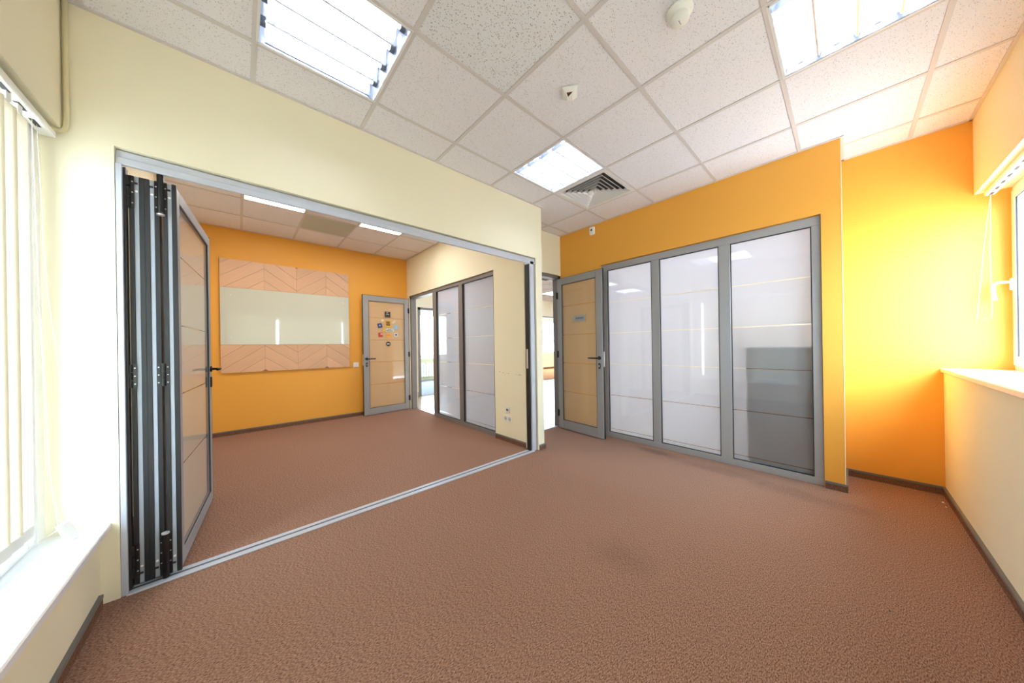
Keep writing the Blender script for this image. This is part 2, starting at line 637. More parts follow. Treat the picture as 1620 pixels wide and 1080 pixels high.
def make_ceiling(name, label, z, regions, gx, gy, skip, special, slab):
    mb = MB()
    for s in slab:
        mb.box(*s)
    root = struct(mb.build(name, PLASTER), label, 'ceiling')
    x0 = min(r[0] for r in regions); x1 = max(r[2] for r in regions)
    y0 = min(r[1] for r in regions); y1 = max(r[3] for r in regions)
    xs = [x0] + grid_lines(gx, x0, x1) + [x1]
    ys = [y0] + grid_lines(gy, y0, y1) + [y1]
    for a, b in zip(xs, xs[1:]):
        for c, d in zip(ys, ys[1:]):
            rects = []
            for r in regions:
                q = (max(a + 0.002, r[0]), max(c + 0.002, r[1]), min(b - 0.002, r[2]), min(d - 0.002, r[3]))
                if q[2] - q[0] > 0.015 and q[3] - q[1] > 0.015:
                    rects.append(q)
            if not rects:
                continue
            i, j = round((a - gx) / 0.6, 2), round((c - gy) / 0.6, 2)
            if (i, j) in skip:
                continue
            tile_obj(rects, z, special.get((i, j), TILE), root)
    # bars of the grid
    hw = 0.012
    for x in grid_lines(gx, x0, x1):
        mb = MB()
        for r in regions:
            if r[0] < x < r[2]:
                mb.box(x - hw, r[1], z - 0.002, x + hw, r[3], z + 0.02)
        mb.build('ceiling_bar', BAR, root)
    for y in grid_lines(gy, y0, y1):
        mb = MB()
        for r in regions:
            if r[1] < y < r[3]:
                mb.box(r[0], y - hw, z - 0.0015, r[2], y + hw, z + 0.02)
        mb.build('ceiling_bar', BAR, root)
    return root, xs, ys


RA = [(-0.58, 0.012, XO, YC), (-0.58, -0.635, XA, 0.012), (XR, YC, XO, YD)]
ceil_a, _, _ = make_ceiling('ceiling', 'white mineral tile ceiling of the near room', H, RA, GX, GY,
                            {(-1.0, 0.0), (2.0, 0.0), (3.0, 0.0), (2.0, -3.0)}, {(0.0, -1.0): TILE2},
                            [(-0.95, -0.95, H + 0.13, XA + 0.14, YD + 0.12, H + 0.3)])
edge = MB()
e_, s_ = 0.018, 0.004
edge.box(-0.58, -0.635, H - s_, -0.58 + e_, YC, H + 0.01).box(-0.58, YC - e_, H - s_, XR, YC, H + 0.01).box(XR, YC - e_, H - s_, XR + e_, YD, H + 0.01)
edge.box(XR, YD - e_, H - s_, XO, YD, H + 0.01).box(XO - e_, YR - 0.006, H - s_, XO, YD, H + 0.01).box(XO - e_, YR - e_, H - s_, XA, YR, H + 0.01)
edge.box(XA - e_, -0.635, H - s_, XA, YR, H + 0.01).box(-0.58, -0.635, H - s_, XA, -0.635 + e_, H + 0.01)
edge.build('edge_trim', BAR, ceil_a)

RB = [(-0.58, YC + 0.14, XI, YB)]
ceil_b, _, _ = make_ceiling('ceiling_inner', 'mineral tile ceiling of the back room', HB, RB, 0.042, 5.16,
                            {(0.0, -2.0), (2.0, -2.0)}, {(1.0, -1.0): TILE3},
                            [(-0.95, YC + 0.14, HB + 0.13, XR, YB + 0.16, HB + 0.3)])
RH = [(XR, YD + 0.12, 9.6, 7.0)]
ceil_h, _, _ = make_ceiling('ceiling_hall', 'tiled ceiling of the hall past the doorways', 2.74, RH, 0.4, 0.3, set(), {},
                            [(XO + 0.12, -0.95, 2.9, 9.75, YD + 0.12, 3.05), (XR, YD + 0.12, 2.9, 14.05, 10.45, 3.05)])
struct(B(XO + 0.12, 0.128, 2.74, 9.6, YD + 0.12, 2.76).build('ceiling_hall_side', TILE), 'plain ceiling behind the frosted glazing', 'ceiling')
struct(B(2.55, 7.12, 2.74, 13.9, 10.3, 2.76).build('ceiling_far', TILE), 'plain ceiling of the far rooms', 'ceiling')

# ------------------------------------------------------------------ baseboards
def baseboard(name, runs, label, h=0.062):
    """runs: (x0,y0,x1,y1, nx,ny) along the wall face, n points into the room"""
    a, b = MB(), MB()
    t = 0.012
    for (x0, y0, x1, y1, nx, ny) in runs:
        a.box(x0, y0, 0, x1 + nx * t, y1 + ny * t, h - 0.012)
        b.box(x0, y0, h - 0.014, x1 + nx * (t + 0.002), y1 + ny * (t + 0.002), h)
    o = struct(a.build(name, CARPETB), label, 'baseboard')
    b.build('cap_strip', STRIP, o)
    return o


baseboard('baseboard_left', [(-0.495, -0.49, -0.495, 2.33, 1, 0)], 'carpet strip with grey cap under the left window')
baseboard('baseboard_right', [(-0.49, -0.497, XA, -0.497, 0, 1)], 'carpet strip with grey cap under the right window')
baseboard('baseboard_alcove', [(XA, -0.49, XA, YR, -1, 0)], 'dark carpet strip along the orange alcove wall')
baseboard('baseboard_back', [(XO, YR, XO, 0.125, -1, 0), (XO - 0.012, YR, XA, YR, 0, -1)], 'carpet strip at the foot of the orange pillar', 0.06)
baseboard('baseboard_middle', [(2.53, YC, XR + 0.01, YC, 0, -1), (XR, YC - 0.012, XR, YD - 0.02, 1, 0)], 'short carpet strip at the end of the cream wall', 0.055)
baseboard('baseboard_inner_back', [(-0.58, YB, XI, YB, 0, -1)], 'dark carpet strip along the orange back room wall')
baseboard('baseboard_inner_right', [(XI, YC + 0.15, XI, 3.06, -1, 0)], 'carpet strip along the cream back room wall')
baseboard('baseboard_hall', [(XR, 7.0, 3.22, 7.0, 0, -1)], 'brown strip at the foot of the hall wall', 0.1)
baseboard('baseboard_facade', [(9.0, 10.3, 13.9, 10.3, 0, -1)], 'dark strip at the foot of the far window wall', 0.08)

# ------------------------------------------------------------------ windows
def tri_frame(mb, axis, pos0, pos1, a0, a1, z0, z1, t):
    """rectangular frame; axis 'x': plane x=const (a along y); 'y': plane y=const (a along x)"""
    def bx(p, q, zz0, zz1):
        if axis == 'x':
            mb.box(pos0, p, zz0, pos1, q, zz1)
        else:
            mb.box(p, pos0, zz0, q, pos1, zz1)
    bx(a0, a0 + t, z0, z1)
    bx(a1 - t, a1, z0, z1)
    bx(a0 + t, a1 - t, z0, z0 + t)
    bx(a0 + t, a1 - t, z1 - t, z1)


def window(name, label, axis, front, inward, a_list, z0, z1, hinge=None):
    """front: plane of the room-side face, inward = +1/-1 direction to the room; a_list: sash boundaries"""
    root = thing(name, label, 'window', kind='structure')
    d0, d1 = front - inward * 0.07, front
    mb = MB()
    tri_frame(mb, axis, d0, d1 - inward * 0.012, a_list[0], a_list[-1], z0, z1, 0.05)
    for a in a_list[1:-1]:
        if axis == 'x':
            mb.box(d0, a - 0.035, z0 + 0.05, d1 - inward * 0.012, a + 0.035, z1 - 0.05)
        else:
            mb.box(a - 0.035, d0, z0 + 0.05, a + 0.035, d1 - inward * 0.012, z1 - 0.05)
    mb.build('window_frame', PVC, root, bevel=0.004)
    for a, b in zip(a_list, a_list[1:]):
        a_, b_ = a + 0.035, b - 0.035
        s = MB()
        tri_frame(s, axis, d0 + inward * 0.01, d1, a_, b_, z0 + 0.035, z1 - 0.035, 0.062)
        so = s.build('sash', PVC, root, bevel=0.004)
        g = MB()
        gm = front - inward * 0.014
        if axis == 'x':
            g.box(gm - 0.003, a_ + 0.058, z0 + 0.093, gm + 0.003, b_ - 0.058, z1 - 0.093)
        else:
            g.box(a_ + 0.058, gm - 0.003, z0 + 0.093, b_ - 0.058, gm + 0.003, z1 - 0.093)
        g.build('glass_pane', WGLASS, so)
        k = MB()
        tri_frame(k, axis, gm + inward * 0.003, gm + inward * 0.010, a_ + 0.058, b_ - 0.058, z0 + 0.093, z1 - 0.093, 0.006)
        k.build('gasket', BLACK, so)
    return root


w1 = window('window_1', 'left window behind the vertical blind, white frame', 'x', -0.636, 1, [-0.30, 0.56, 1.43, 2.30], 0.376, 2.19)
B(-0.706, 2.298, 0.376, -0.640, YC, 2.19).build('light_gap_filler', PVC, w1)  # added filler, narrows the glass to cut daylight on the cream wall
B(-0.70, -0.30, 0.345, -0.462, YC, 0.376).build('window_sill', WHITE_SILL, w1, bevel=0.004)
w2 = window('window_2', 'right window beside the orange alcove wall, white frame', 'y', -0.77, 1, [-0.25, 0.8, 1.85, 2.9, XA], 0.968, 2.235)
B(-0.25, -0.84, 0.937, XA, -0.482, 0.968).build('window_sill', WHITE_SILL, w2, bevel=0.004)
hnd = MB().box(3.918, -0.77, 1.52, 3.944, -0.758, 1.60)
ho = hnd.build('window_handle', PVC, w2, bevel=0.003, label='white lever handle')
MB().tube([(3.931, -0.758, 1.575), (3.931, -0.715, 1.577), (3.93, -0.700, 1.567), (3.93, -0.695, 1.54), (3.93, -0.698, 1.49), (3.93, -0.703, 1.455)], 0.009, 10).build('lever', PVC, ho, smooth=True)
w3 = window('window_3', 'bright window of the far room above the radiator', 'y', 10.36, -1, [3.9, 5.1, 6.3], 0.80, 2.45)
B(3.85, 10.16, 0.76, 6.35, 10.3, 0.80).build('window_sill', WHITE_SILL, w3)
w4 = window('window_4', 'bright window of the far room seen past the right door', 'y', 10.36, -1, [10.6, 12.0, 13.4], 0.78, 2.45)
# radiator
rad = thing('radiator', 'white ribbed radiator under the far room window', 'radiator', (4.9, 10.2, 0))
for i in range(14):
    MB().box(-0.7 + i * 0.1, -0.04, 0.12, -0.615 + i * 0.1, 0.04, 0.64).build('rib', WHITE, rad, bevel=0.012)
MB().box(-0.72, -0.02, 0.16, 0.72, 0.02, 0.2).box(-0.72, -0.02, 0.56, 0.72, 0.02, 0.6).box(-0.6, -0.02, 0, -0.56, 0.02, 0.16).box(0.56, -0.02, 0, 0.6, 0.02, 0.16).build('pipe', WHITE, rad)


# vertical blinds
def blind(name, label, axis, pos, a0, a1, z_top, z_bot, slats, ang, cordside, root_loc):
    root = thing(name, label, 'blind', root_loc)
    ox, oy, oz = root_loc
    mb = MB()
    L = a1 - a0
    if axis == 'x':
        mb.box(pos - 0.022 - ox, a0 - oy, z_top - oz, pos + 0.022 - ox, a1 - oy, z_top + 0.028 - oz)
    else:
        mb.box(a0 - ox, pos - 0.022 - oy, z_top - oz, a1 - ox, pos + 0.022 - oy, z_top + 0.028 - oz)
    hr = mb.build('headrail', WHITE, root, bevel=0.004)
    n = int(L / 0.115)
    for i in range(n):
        a = a0 + 0.06 + i * 0.115
        sl = MB()
        if axis == 'x':
            sl.box(pos - 0.007 - ox, a - oy, z_top - 0.001 - oz, pos + 0.007 - ox, a + 0.062 - oy, z_top + 0.003 - oz)
        else:
            sl.box(a - ox, pos - 0.007 - oy, z_top - 0.001 - oz, a + 0.062 - ox, pos + 0.007 - oy, z_top + 0.003 - oz)
        sl.build('rail_slot', VENTD, hr)
    w_ = 0.089
    sm = MB()
    hgt = (z_top - 0.03) - z_bot
    nseg = 6
    b = 0
    # gently curved fabric strip with a hem at its foot
    for s in range(nseg + 1):
        u = -w_ / 2 + w_ * s / nseg
        y = 0.006 * (1 - (2 * s / nseg - 1) ** 2)
        for z in (0.0, 0.045, hgt):
            sm.v.append((u, y, z))
    for s in range(nseg):
        for k in range(2):
            q = s * 3 + k
            sm.f.append((q, q + 3, q + 4, q + 1))
    slat_me = sm.mesh('slat', SLATW, smooth=True)
    hm = MB()
    hm.box(-w_ / 2 + 0.002, -0.002, 0.0, w_ / 2 - 0.002, 0.009, 0.042)
    hem_me = hm.mesh('hem_weight', WHITE)
    cl = MB().box(-0.012, -0.003, hgt, 0.012, 0.006, hgt + 0.036).mesh('slat_clip', WHITE)
    for a in slats:
        o = bpy.data.objects.new('slat', slat_me)
        C.objects.link(o)
        o.parent = root
        o.location = (pos - ox, a - oy, z_bot - oz) if axis == 'x' else (a - ox, pos - oy, z_bot - oz)
        an = ang + random.uniform(-0.04, 0.04)
        o.rotation_euler = (0, 0, an + (PI / 2 if axis == 'x' else 0))
        for me, nm in ((hem_me, 'hem_weight'), (cl, 'slat_clip')):
            h_ = bpy.data.objects.new(nm, me)
            C.objects.link(h_)
            h_.parent = o
    return root


sl1 = [2.102 - 0.077 * i for i in range(31)]
bl1 = blind('vertical_blind', 'cream vertical fabric blind hanging before the left window', 'x', -0.612, -0.28, 2.335, 2.135, 0.47, sl1, -0.10, 1, (-0.612, 1.03, 2.13))
o_ = Vector((-0.612, 1.03, 2.13))
def loc_path(pts, o):
    return [tuple(Vector(p) - o) for p in pts]
MB().tube(loc_path([(-0.612, 2.20, 2.135), (-0.605, 2.21, 1.4), (-0.590, 2.225, 0.7), (-0.575, 2.235, 0.455)], o_), 0.0010, 5).build('cord', CORD, bl1)
MB().tube(loc_path([(-0.612, 2.24, 2.135), (-0.60, 2.255, 1.5), (-0.56, 2.29, 0.8), (-0.55, 2.30, 0.56), (-0.556, 2.285, 0.47), (-0.575, 2.245, 0.44), (-0.62, 2.15, 0.425)], o_), 0.0010, 5).build('cord', CORD, bl1)
cw = B(-0.019, -0.008, 0, 0.019, 0.008, 0.088).build('cord_weight', WHITE, bl1, bevel=0.002, label='flat white plastic cord weight')
cw.location = Vector((-0.545, 2.262, 0.378)) - o_
cw.rotation_euler = (-0.12, -0.30, 1.0)

sl2 = [0.0 + 0.082 * i for i in range(-3, 38) if i not in (11, 34)]
bl2 = blind('vertical_blind', 'cream vertical fabric blind hanging before the right window', 'y', -0.688, -0.23, 3.93, 2.195, 1.03, sl2, 0.16, 1, (1.85, -0.688, 2.19))
o2 = Vector((1.85, -0.688, 2.19))
MB().tube(loc_path([(3.915, -0.688, 2.195), (3.93, -0.66, 1.8), (3.95, -0.64, 1.42), (3.955, -0.635, 1.33)], o2), 0.0012, 5).build('cord', CORD, bl2)
MB().tube(loc_path([(3.905, -0.688, 2.195), (3.90, -0.68, 1.8), (3.875, -0.68, 1.45), (3.87, -0.68, 1.39), (3.885, -0.68, 1.34), (3.91, -0.675, 1.325), (3.94, -0.655, 1.33)], o2), 0.0012, 5).build('cord', CORD, bl2)

# cable beside the left window
pts = [(-0.566, 2.349, 2.79), (-0.566, 2.349, 2.5), (-0.566, 2.349, 2.26), (-0.567, 2.348, 2.215), (-0.572, 2.345, 2.19), (-0.585, 2.338, 2.178), (-0.60, 2.325, 2.172), (-0.612, 2.318, 2.17)]
tag(MB().tube(pts, 0.0085, 10).build('power_cable', CABLE, smooth=True), 'cream cable running down the corner above the left window', 'cable')


# ------------------------------------------------------------------ glazing
STRIPES = [0.0, 0.10, 0.535, 0.94, 1.335, 1.735, 9.0]


def film_strips(axis, pos, t, a0, a1, z0, z1, parent, m, stripes=STRIPES, gap=0.007):
    for s0, s1 in zip(stripes, stripes[1:]):
        b0, b1 = max(z0, s0 + gap / 2), min(z1, s1 - gap / 2)
        if b1 - b0 < 0.01:
            continue
        mb = MB()
        if axis == 'x':
            mb.v = [(pos, a0, b0), (pos, a1, b0), (pos, a1, b1), (pos, a0, b1)]
        else:
            mb.v = [(a0, pos, b0), (a1, pos, b0), (a1, pos, b1), (a0, pos, b1)]
        mb.f = [(0, 1, 2, 3)]
        mb.build('film_strip', m, parent)


def glazed(name, label, X, panes, y0, y1, z1, zg0, zg1, m, extra=None, film=None):
    root = thing(name, label, 'partition', (X, (y0 + y1) / 2, 0))
    oy = (y0 + y1) / 2
    fr = MB()
    d0, d1 = 0.022, 0.075
    ylist = [y0] + [v for p in panes for v in p] + [y1]
    fr.box(d0, y0 - oy, 0, d1, y1 - oy, zg0)
    fr.box(d0, y0 - oy, zg1, d1, y1 - oy, z1)
    fr.build('rail', m, root, bevel=0.003)
    for k in range(0, len(ylist), 2):
        B(d0 + 0.001, ylist[k] - oy, zg0 - 0.001, d1 - 0.001, ylist[k + 1] - oy, zg1 + 0.001).build('post', m, root, bevel=0.003)
    for (a, b) in panes:
        p = B(0.044, a - oy - 0.004, zg0 - 0.004, 0.066, b - oy + 0.004, zg1 + 0.004).build('glass_pane', GLASS, root)
        film_strips('x', 0.067, 0, a - oy, b - oy, zg0, zg1, p, film or FILM)
        g = MB()
        tri_frame(g, 'x', d0 + 0.004, 0.044, a - oy, b - oy, zg0, zg1, 0.006)
        g.build('gasket', BLACK, p)
    return root


glazed('glazed_partition', 'grey framed frosted glazing of three tall panes in the near orange wall', XO,
       [(0.187, 0.747), (0.843, 1.415), (1.503, 2.066)], 0.129, 2.149, 2.22, 0.062, 2.145, ALU)
glz_b = glazed('glazed_partition', 'grey framed frosted glazing of two panes in the cream back room wall', XI,
               [(3.105, 3.853), (3.957, 4.665)], 3.071, 4.785, 2.18, 0.062, 2.13, ALU_D)


# door frames
def door_frame(name, label, axis, pos, a0, a1, z1, m, t=0.042, depth=0.10):
    mb = MB()
    if axis == 'y':
        mb.box(a0, pos, 0, a0 + t, pos + depth, z1).box(a1 - t, pos, 0, a1, pos + depth, z1).box(a0, pos, z1 - t, a1, pos + depth, z1)
    else:
        mb.box(pos, a0, 0, pos + depth, a0 + t, z1).box(pos, a1 - t, 0, pos + depth, a1, z1).box(pos, a0, z1 - t, pos + depth, a1, z1)
    return mb


trim1 = struct(door_frame('t', '', 'y', YD + 0.01, XR + 0.002, XO - 0.002, 2.204, ALU_D, 0.05).build('trim_1', ALU_D, bevel=0.002), 'grey door frame of the doorway beside the orange wall', 'frame')
trim2 = struct(MB().box(XI + 0.022, 5.655, 0, XI + 0.12, 5.704, 2.18).box(XI + 0.022, 4.786, 2.13, XI + 0.12, 5.704, 2.18).build('trim_2', ALU_D, bevel=0.002), 'grey door frame of the back room doorway', 'frame')
trim3 = struct(MB().box(3.241, 6.98, 0, 3.30, 7.12, 2.17).box(4.09, 6.98, 0, 4.149, 7.12, 2.17).box(3.241, 6.98, 2.11, 4.149, 7.12, 2.169).build('trim_3', ALU_D), 'grey frame of the far doorway in front of the radiator', 'frame')
trim4 = struct(MB().box(7.0, 6.97, 2.16, 9.4, 7.15, 2.20).build('trim_4', ALU_D), 'grey edge strip over the wide far opening', 'trim')
trim5 = struct(MB().box(XR + 0.06, YD + 0.045, -0.003, XO - 0.06, YD + 0.085, 0.005).build('trim_5', ALU_L), 'metal strip on the threshold of the near doorway', 'trim')


# door leaves: local x from hinge to free edge, y thickness, z up
def door_leaf(name, label, loc, ang, w_, h_, film, stile=0.095, z_g0=0.125, z_g1=2.03, handle_z=1.02, face=-1, t=0.045):
    root = thing(name, label, 'door', loc, ang, kind='structure')
    z0 = 0.008
    fr = MB()
    fr.box(0.002, -t / 2, z0, stile - 0.01, t / 2, h_)
    fr.box(w_ - stile, -t / 2, z0, w_, t / 2, h_)
    fr.build('stile', ALU, root, bevel=0.003)
    rl = MB()
    rl.box(stile - 0.01, -t / 2, z0, w_ - stile, t / 2, z_g0)
    rl.box(stile - 0.01, -t / 2, z_g1, w_ - stile, t / 2, h_)
    rl.build('rail', ALU, root, bevel=0.002)
    p = B(stile - 0.014, -0.012, z_g0 - 0.004, w_ - stile + 0.004, 0.012, z_g1 + 0.004).build('glass_pane', GLASS, root)
    film_strips('y', 0.0, 0, stile - 0.01, w_ - stile, z_g0, z_g1, p, film)
    g = MB()
    for sg in (-1, 1):
        tri_frame(g, 'y', sg * (t / 2 - 0.004), sg * 0.0115, stile - 0.01, w_ - stile, z_g0, z_g1, 0.006)
    g.build('gasket', BLACK, p)
    # dark rubber lip round the leaf
    lp = MB()
    lp.box(0.0, -0.010, z0 + 0.002, w_ + 0.005, 0.012, z0 + 0.01).box(0.0, -0.012, h_ - 0.004, w_ + 0.005, 0.012, h_ + 0.006).box(w_ - 0.002, -0.012, z0, w_ + 0.005, 0.012, h_ + 0.006)
    lp.build('edge_seal', BLACK, root)
    hx = w_ - 0.048
    for sg in (-1, 1):
        rs = MB().lathe([(0.024, 0), (0.024, 0.008), (0.018, 0.011)], (hx, sg * t / 2, handle_z), 20, 'y') if sg > 0 else \
            MB().lathe([(0.018, -0.011), (0.024, -0.008), (0.024, 0)], (hx, sg * t / 2, handle_z), 20, 'y')
        rose = rs.build('door_handle', BLACKM, root, label='black lever handle')
        MB().tube([(hx, sg * (t / 2 + 0.008), handle_z), (hx, sg * (t / 2 + 0.045), handle_z), (hx - 0.012, sg * (t / 2 + 0.054), handle_z), (hx - 0.06, sg * (t / 2 + 0.055), handle_z), (hx - 0.135, sg * (t / 2 + 0.052), handle_z)], 0.0095, 10).build('lever', BLACKM, rose, smooth=True)
        yk = sg * t / 2
        lk = B(hx - 0.016, yk, handle_z - 0.135, hx + 0.016, yk + sg * 0.008, handle_z - 0.065).build('lock_plate', BLACKM, root, bevel=0.003)
        B(hx - 0.004, yk + sg * 0.008, handle_z - 0.115, hx + 0.004, yk + sg * 0.010, handle_z - 0.085).build('keyhole', STEEL, lk)
    B(w_, -0.008, handle_z - 0.11, w_ + 0.006, 0.012, handle_z + 0.08).build('strike_plate', STEEL, root)
    for z in (0.22, 1.06, 1.90):
        MB().lathe([(0.009, -0.05), (0.009, 0.05)], (-0.004, face * (t / 2 + 0.003), z), 12).box(-0.012, face * t / 2, z - 0.045, 0.02, face * (t / 2 + 0.005), z + 0.045).build('hinge', BLACKM, root)
    return root


# near door, hinged in the corner, swung open against the orange wall
hx_, hy_ = 3.435, 2.79
fx_, fy_ = 3.375, 2.03
angA = math.atan2(fy_ - hy_, fx_ - hx_)
wA = math.hypot(fx_ - hx_, fy_ - hy_)
dA = door_leaf('door_1', 'open grey framed glass door lying against the near orange wall', (hx_, hy_, 0), angA, wA, 2.135, FILM_DOOR, face=-1, z_g1=2.045, z_g0=0.13)
# local -y side faces the room? normal of local y
sgn = -1
ya = sgn * 0.011
sp = B(wA * 0.36, ya - 0.006, 1.50, wA * 0.36 + 0.22, ya - 0.002, 1.595).build('sign_plate', mat('sign_acrylic', (196, 186, 168), 0.2), dA, label='small door sign plate')
B(wA * 0.36 + 0.05, ya - 0.0075, 1.512, wA * 0.36 + 0.215, ya - 0.006, 1.58).build('sign_band', mat('sign_grey', (168, 172, 178), 0.4), sp)
tx = MB()
xx = wA * 0.36 + 0.066
for ww in (0.012, 0.009, 0.013, 0.012, 0.009, 0.014, 0.011, 0.012):
    tx.box(xx, ya - 0.0085, 1.537, xx + ww, ya - 0.0075, 1.56)
    xx += ww + 0.005
tx.build('sign_text', mat('sign_ink', (96, 100, 106), 0.5), sp)
st = MB()
for q in ((0.008, 1.51), (0.212, 1.51), (0.008, 1.585), (0.212, 1.585)):
    st.lathe([(0.005, -0.008), (0.005, 0.004)], (wA * 0.36 + q[0], ya - 0.004, q[1]), 10, 'y')
st.build('standoff', STEEL, sp)

# back room door
hx2, hy2 = 2.447, 5.715
fx2, fy2 = 1.605, 5.655
angB = math.atan2(fy2 - hy2, fx2 - hx2)
wB = math.hypot(fx2 - hx2, fy2 - hy2)
dB = door_leaf('door_2', 'open glass door with stickers in the corner of the back room', (hx2, hy2, 0), angB, wB, 2.125, FILM_DOOR, face=1, z_g1=2.03, z_g0=0.125, handle_z=1.0)
ink = mat('sticker_black', (40, 40, 42), 0.4)
yel = mat('sticker_yellow', (240, 186, 40), 0.4)
blu = mat('sticker_navy', (58, 58, 120), 0.4)
lbl = mat('sticker_light_blue', (150, 196, 226), 0.4)
pal = mat('sticker_pale', (206, 216, 208), 0.4)
redm = mat('sticker_red', (206, 62, 50), 0.4)
whi = mat('sticker_white', (236, 230, 222), 0.4)
yb = 0.0122          # local +y side faces the camera


def lx(wx):      # world x at the leaf -> local x
    return (hx2 - wx) / ((hx2 - fx2) / wB)


def sticker(wx, z, w_, h_, m, rot=0.0, label='sticker', marks=(), disc=False):
    mb = MB()
    if disc:
        mb.lathe([(w_ / 2, 0.0), (w_ / 2, 0.0016)], (0, 0, 0), 24, 'y')
    else:
        mb.box(-w_ / 2, 0.0, -h_ / 2, w_ / 2, 0.0016, h_ / 2)
    o = mb.build('sticker', m, dB, label=label)
    o.location = (lx(wx), yb, z)
    o.rotation_euler = (0, rot, 0)
    for (mx_, mz_, mw, mh, mm) in marks:
        k = B(-mx_ - mw / 2, 0.0016, mz_ - mh / 2, -mx_ + mw / 2, 0.0024, mz_ + mh / 2).build('sticker_print', mm, o)
    return o


sticker(2.040, 1.805, 0.105, 0.105, ink, 0, 'black square sticker', [(-0.005, 0.03, 0.03, 0.012, whi), (0, 0.0, 0.055, 0.01, pal), (0, -0.028, 0.05, 0.006, mat('print_green', (70, 120, 90), 0.5))])
sticker(2.045, 1.63, 0.095, 0.115, yel, 0, 'yellow square sticker with black print', [(0, 0.033, 0.07, 0.02, ink), (0, 0.008, 0.072, 0.014, ink), (-0.022, -0.018, 0.02, 0.026, ink), (0.002, -0.018, 0.02, 0.026, ink), (0.026, -0.018, 0.02, 0.026, ink)])
sticker(1.895, 1.595, 0.08, 0.08, blu, 0.25, 'dark blue tilted sticker', [(0, 0, 0.03, 0.03, lbl)])
sticker(1.945, 1.692, 0.045, 0.035, whi, 0.15, 'small pale sticker')
sticker(2.155, 1.672, 0.062, 0.03, whi, 0.6, 'small white slanted sticker', [(0, 0, 0.03, 0.012, FILM_DOOR)])
sticker(2.195, 1.575, 0.07, 0.085, lbl, 0.05, 'light blue round-cornered sticker')
sticker(2.055, 1.518, 0.21, 0.062, pal, 0, 'pale label strip with two lines of print', [(0.02, 0.012, 0.06, 0.01, ink), (0.02, -0.012, 0.12, 0.01, ink), (-0.082, 0, 0.046, 0.058, yel)])
sticker(1.905, 1.43, 0.078, 0.078, redm, 0.08, 'red square sticker', [(0.015, 0.012, 0.024, 0.024, whi)])
sticker(2.05, 1.415, 0.072, 0.068, mat('sticker_amber', (246, 170, 60), 0.4), 0, 'orange square sticker', [(-0.014, 0.004, 0.014, 0.014, redm), (0.014, 0.004, 0.014, 0.014, redm)])
sticker(2.195, 1.432, 0.068, 0.068, whi, 0.1, 'white sticker with a blue grey spot', [(0, 0, 0.034, 0.036, mat('print_slate', (84, 96, 126), 0.5))])
sticker(2.045, 1.262, 0.088, 0.088, ink, 0, 'round black sticker', [(0, 0.0, 0.05, 0.016, STEEL)], disc=True)

# ------------------------------------------------------------------ folding partition
fp = thing('folding_partition', 'grey and black folding glass partition stacked open at left of the wide opening', 'partition', (1.0, YC + 0.05, 0))
O = Vector((1.0, YC + 0.05, 0))


def fbox(mb, x0, y0, z0, x1, y1, z1):
    return mb.box(x0 - O.x, y0 - O.y, z0 - O.z, x1 - O.x, y1 - O.y, z1 - O.z)


m_ = MB()
fbox(m_, -0.4375, YC + 0.020, 2.142, 2.514, YC + 0.10, 2.178)
fbox(m_, -0.4375, YC + 0.012, 2.108, 2.514, YC + 0.032, 2.144)
ht = m_.build('head_track', ALU_L, fp, bevel=0.003)
m_ = MB()
fbox(m_, -0.4375, YC + 0.032, 2.137, 2.514, YC + 0.08, 2.143)
m_.build('track_slot', BLACK, ht)
m_ = MB()
fbox(m_, -0.42, YC - 0.008, 0, 2.45, YC + 0.03, 0.008)
fbox(m_, -0.42, YC + 0.055, 0, 2.45, YC + 0.085, 0.006)
ft = m_.build('floor_track', ALU_L, fp, bevel=0.002)
m_ = MB()
fbox(m_, -0.42, YC + 0.03, 0, 2.45, YC + 0.055, 0.003)
m_.build('track_slot', mat('track_groove', (92, 100, 116), 0.45, metal=0.3), ft)
m_ = MB()
fbox(m_, -0.4375, YC + 0.004, 0, -0.416, YC + 0.10, 2.108)
m_.build('jamb', ALU_L, fp, bevel=0.002)
m_ = MB()
fbox(m_, 2.435, YC + 0.012, 0, 2.495, YC + 0.10, 2.142)
jr = m_.build('jamb', ALU_L, fp, bevel=0.002)
m_ = MB()
fbox(m_, 2.422, YC + 0.03, 0, 2.437, YC + 0.085, 2.108)
m_.build('gasket', BLACK, jr)
m_ = MB()
fbox(m_, 2.419, YC + 0.05, 0.93, 2.424, YC + 0.075, 1.15)
m_.build('strike_plate', STEEL, jr)
m_ = MB()
fbox(m_, -0.4165, YC + 0.02, 0.01, -0.407, YC + 0.06, 2.10)
m_.build('jamb_gasket', BLACK, fp)

LW, LH, LT = 0.955, 2.075, 0.05


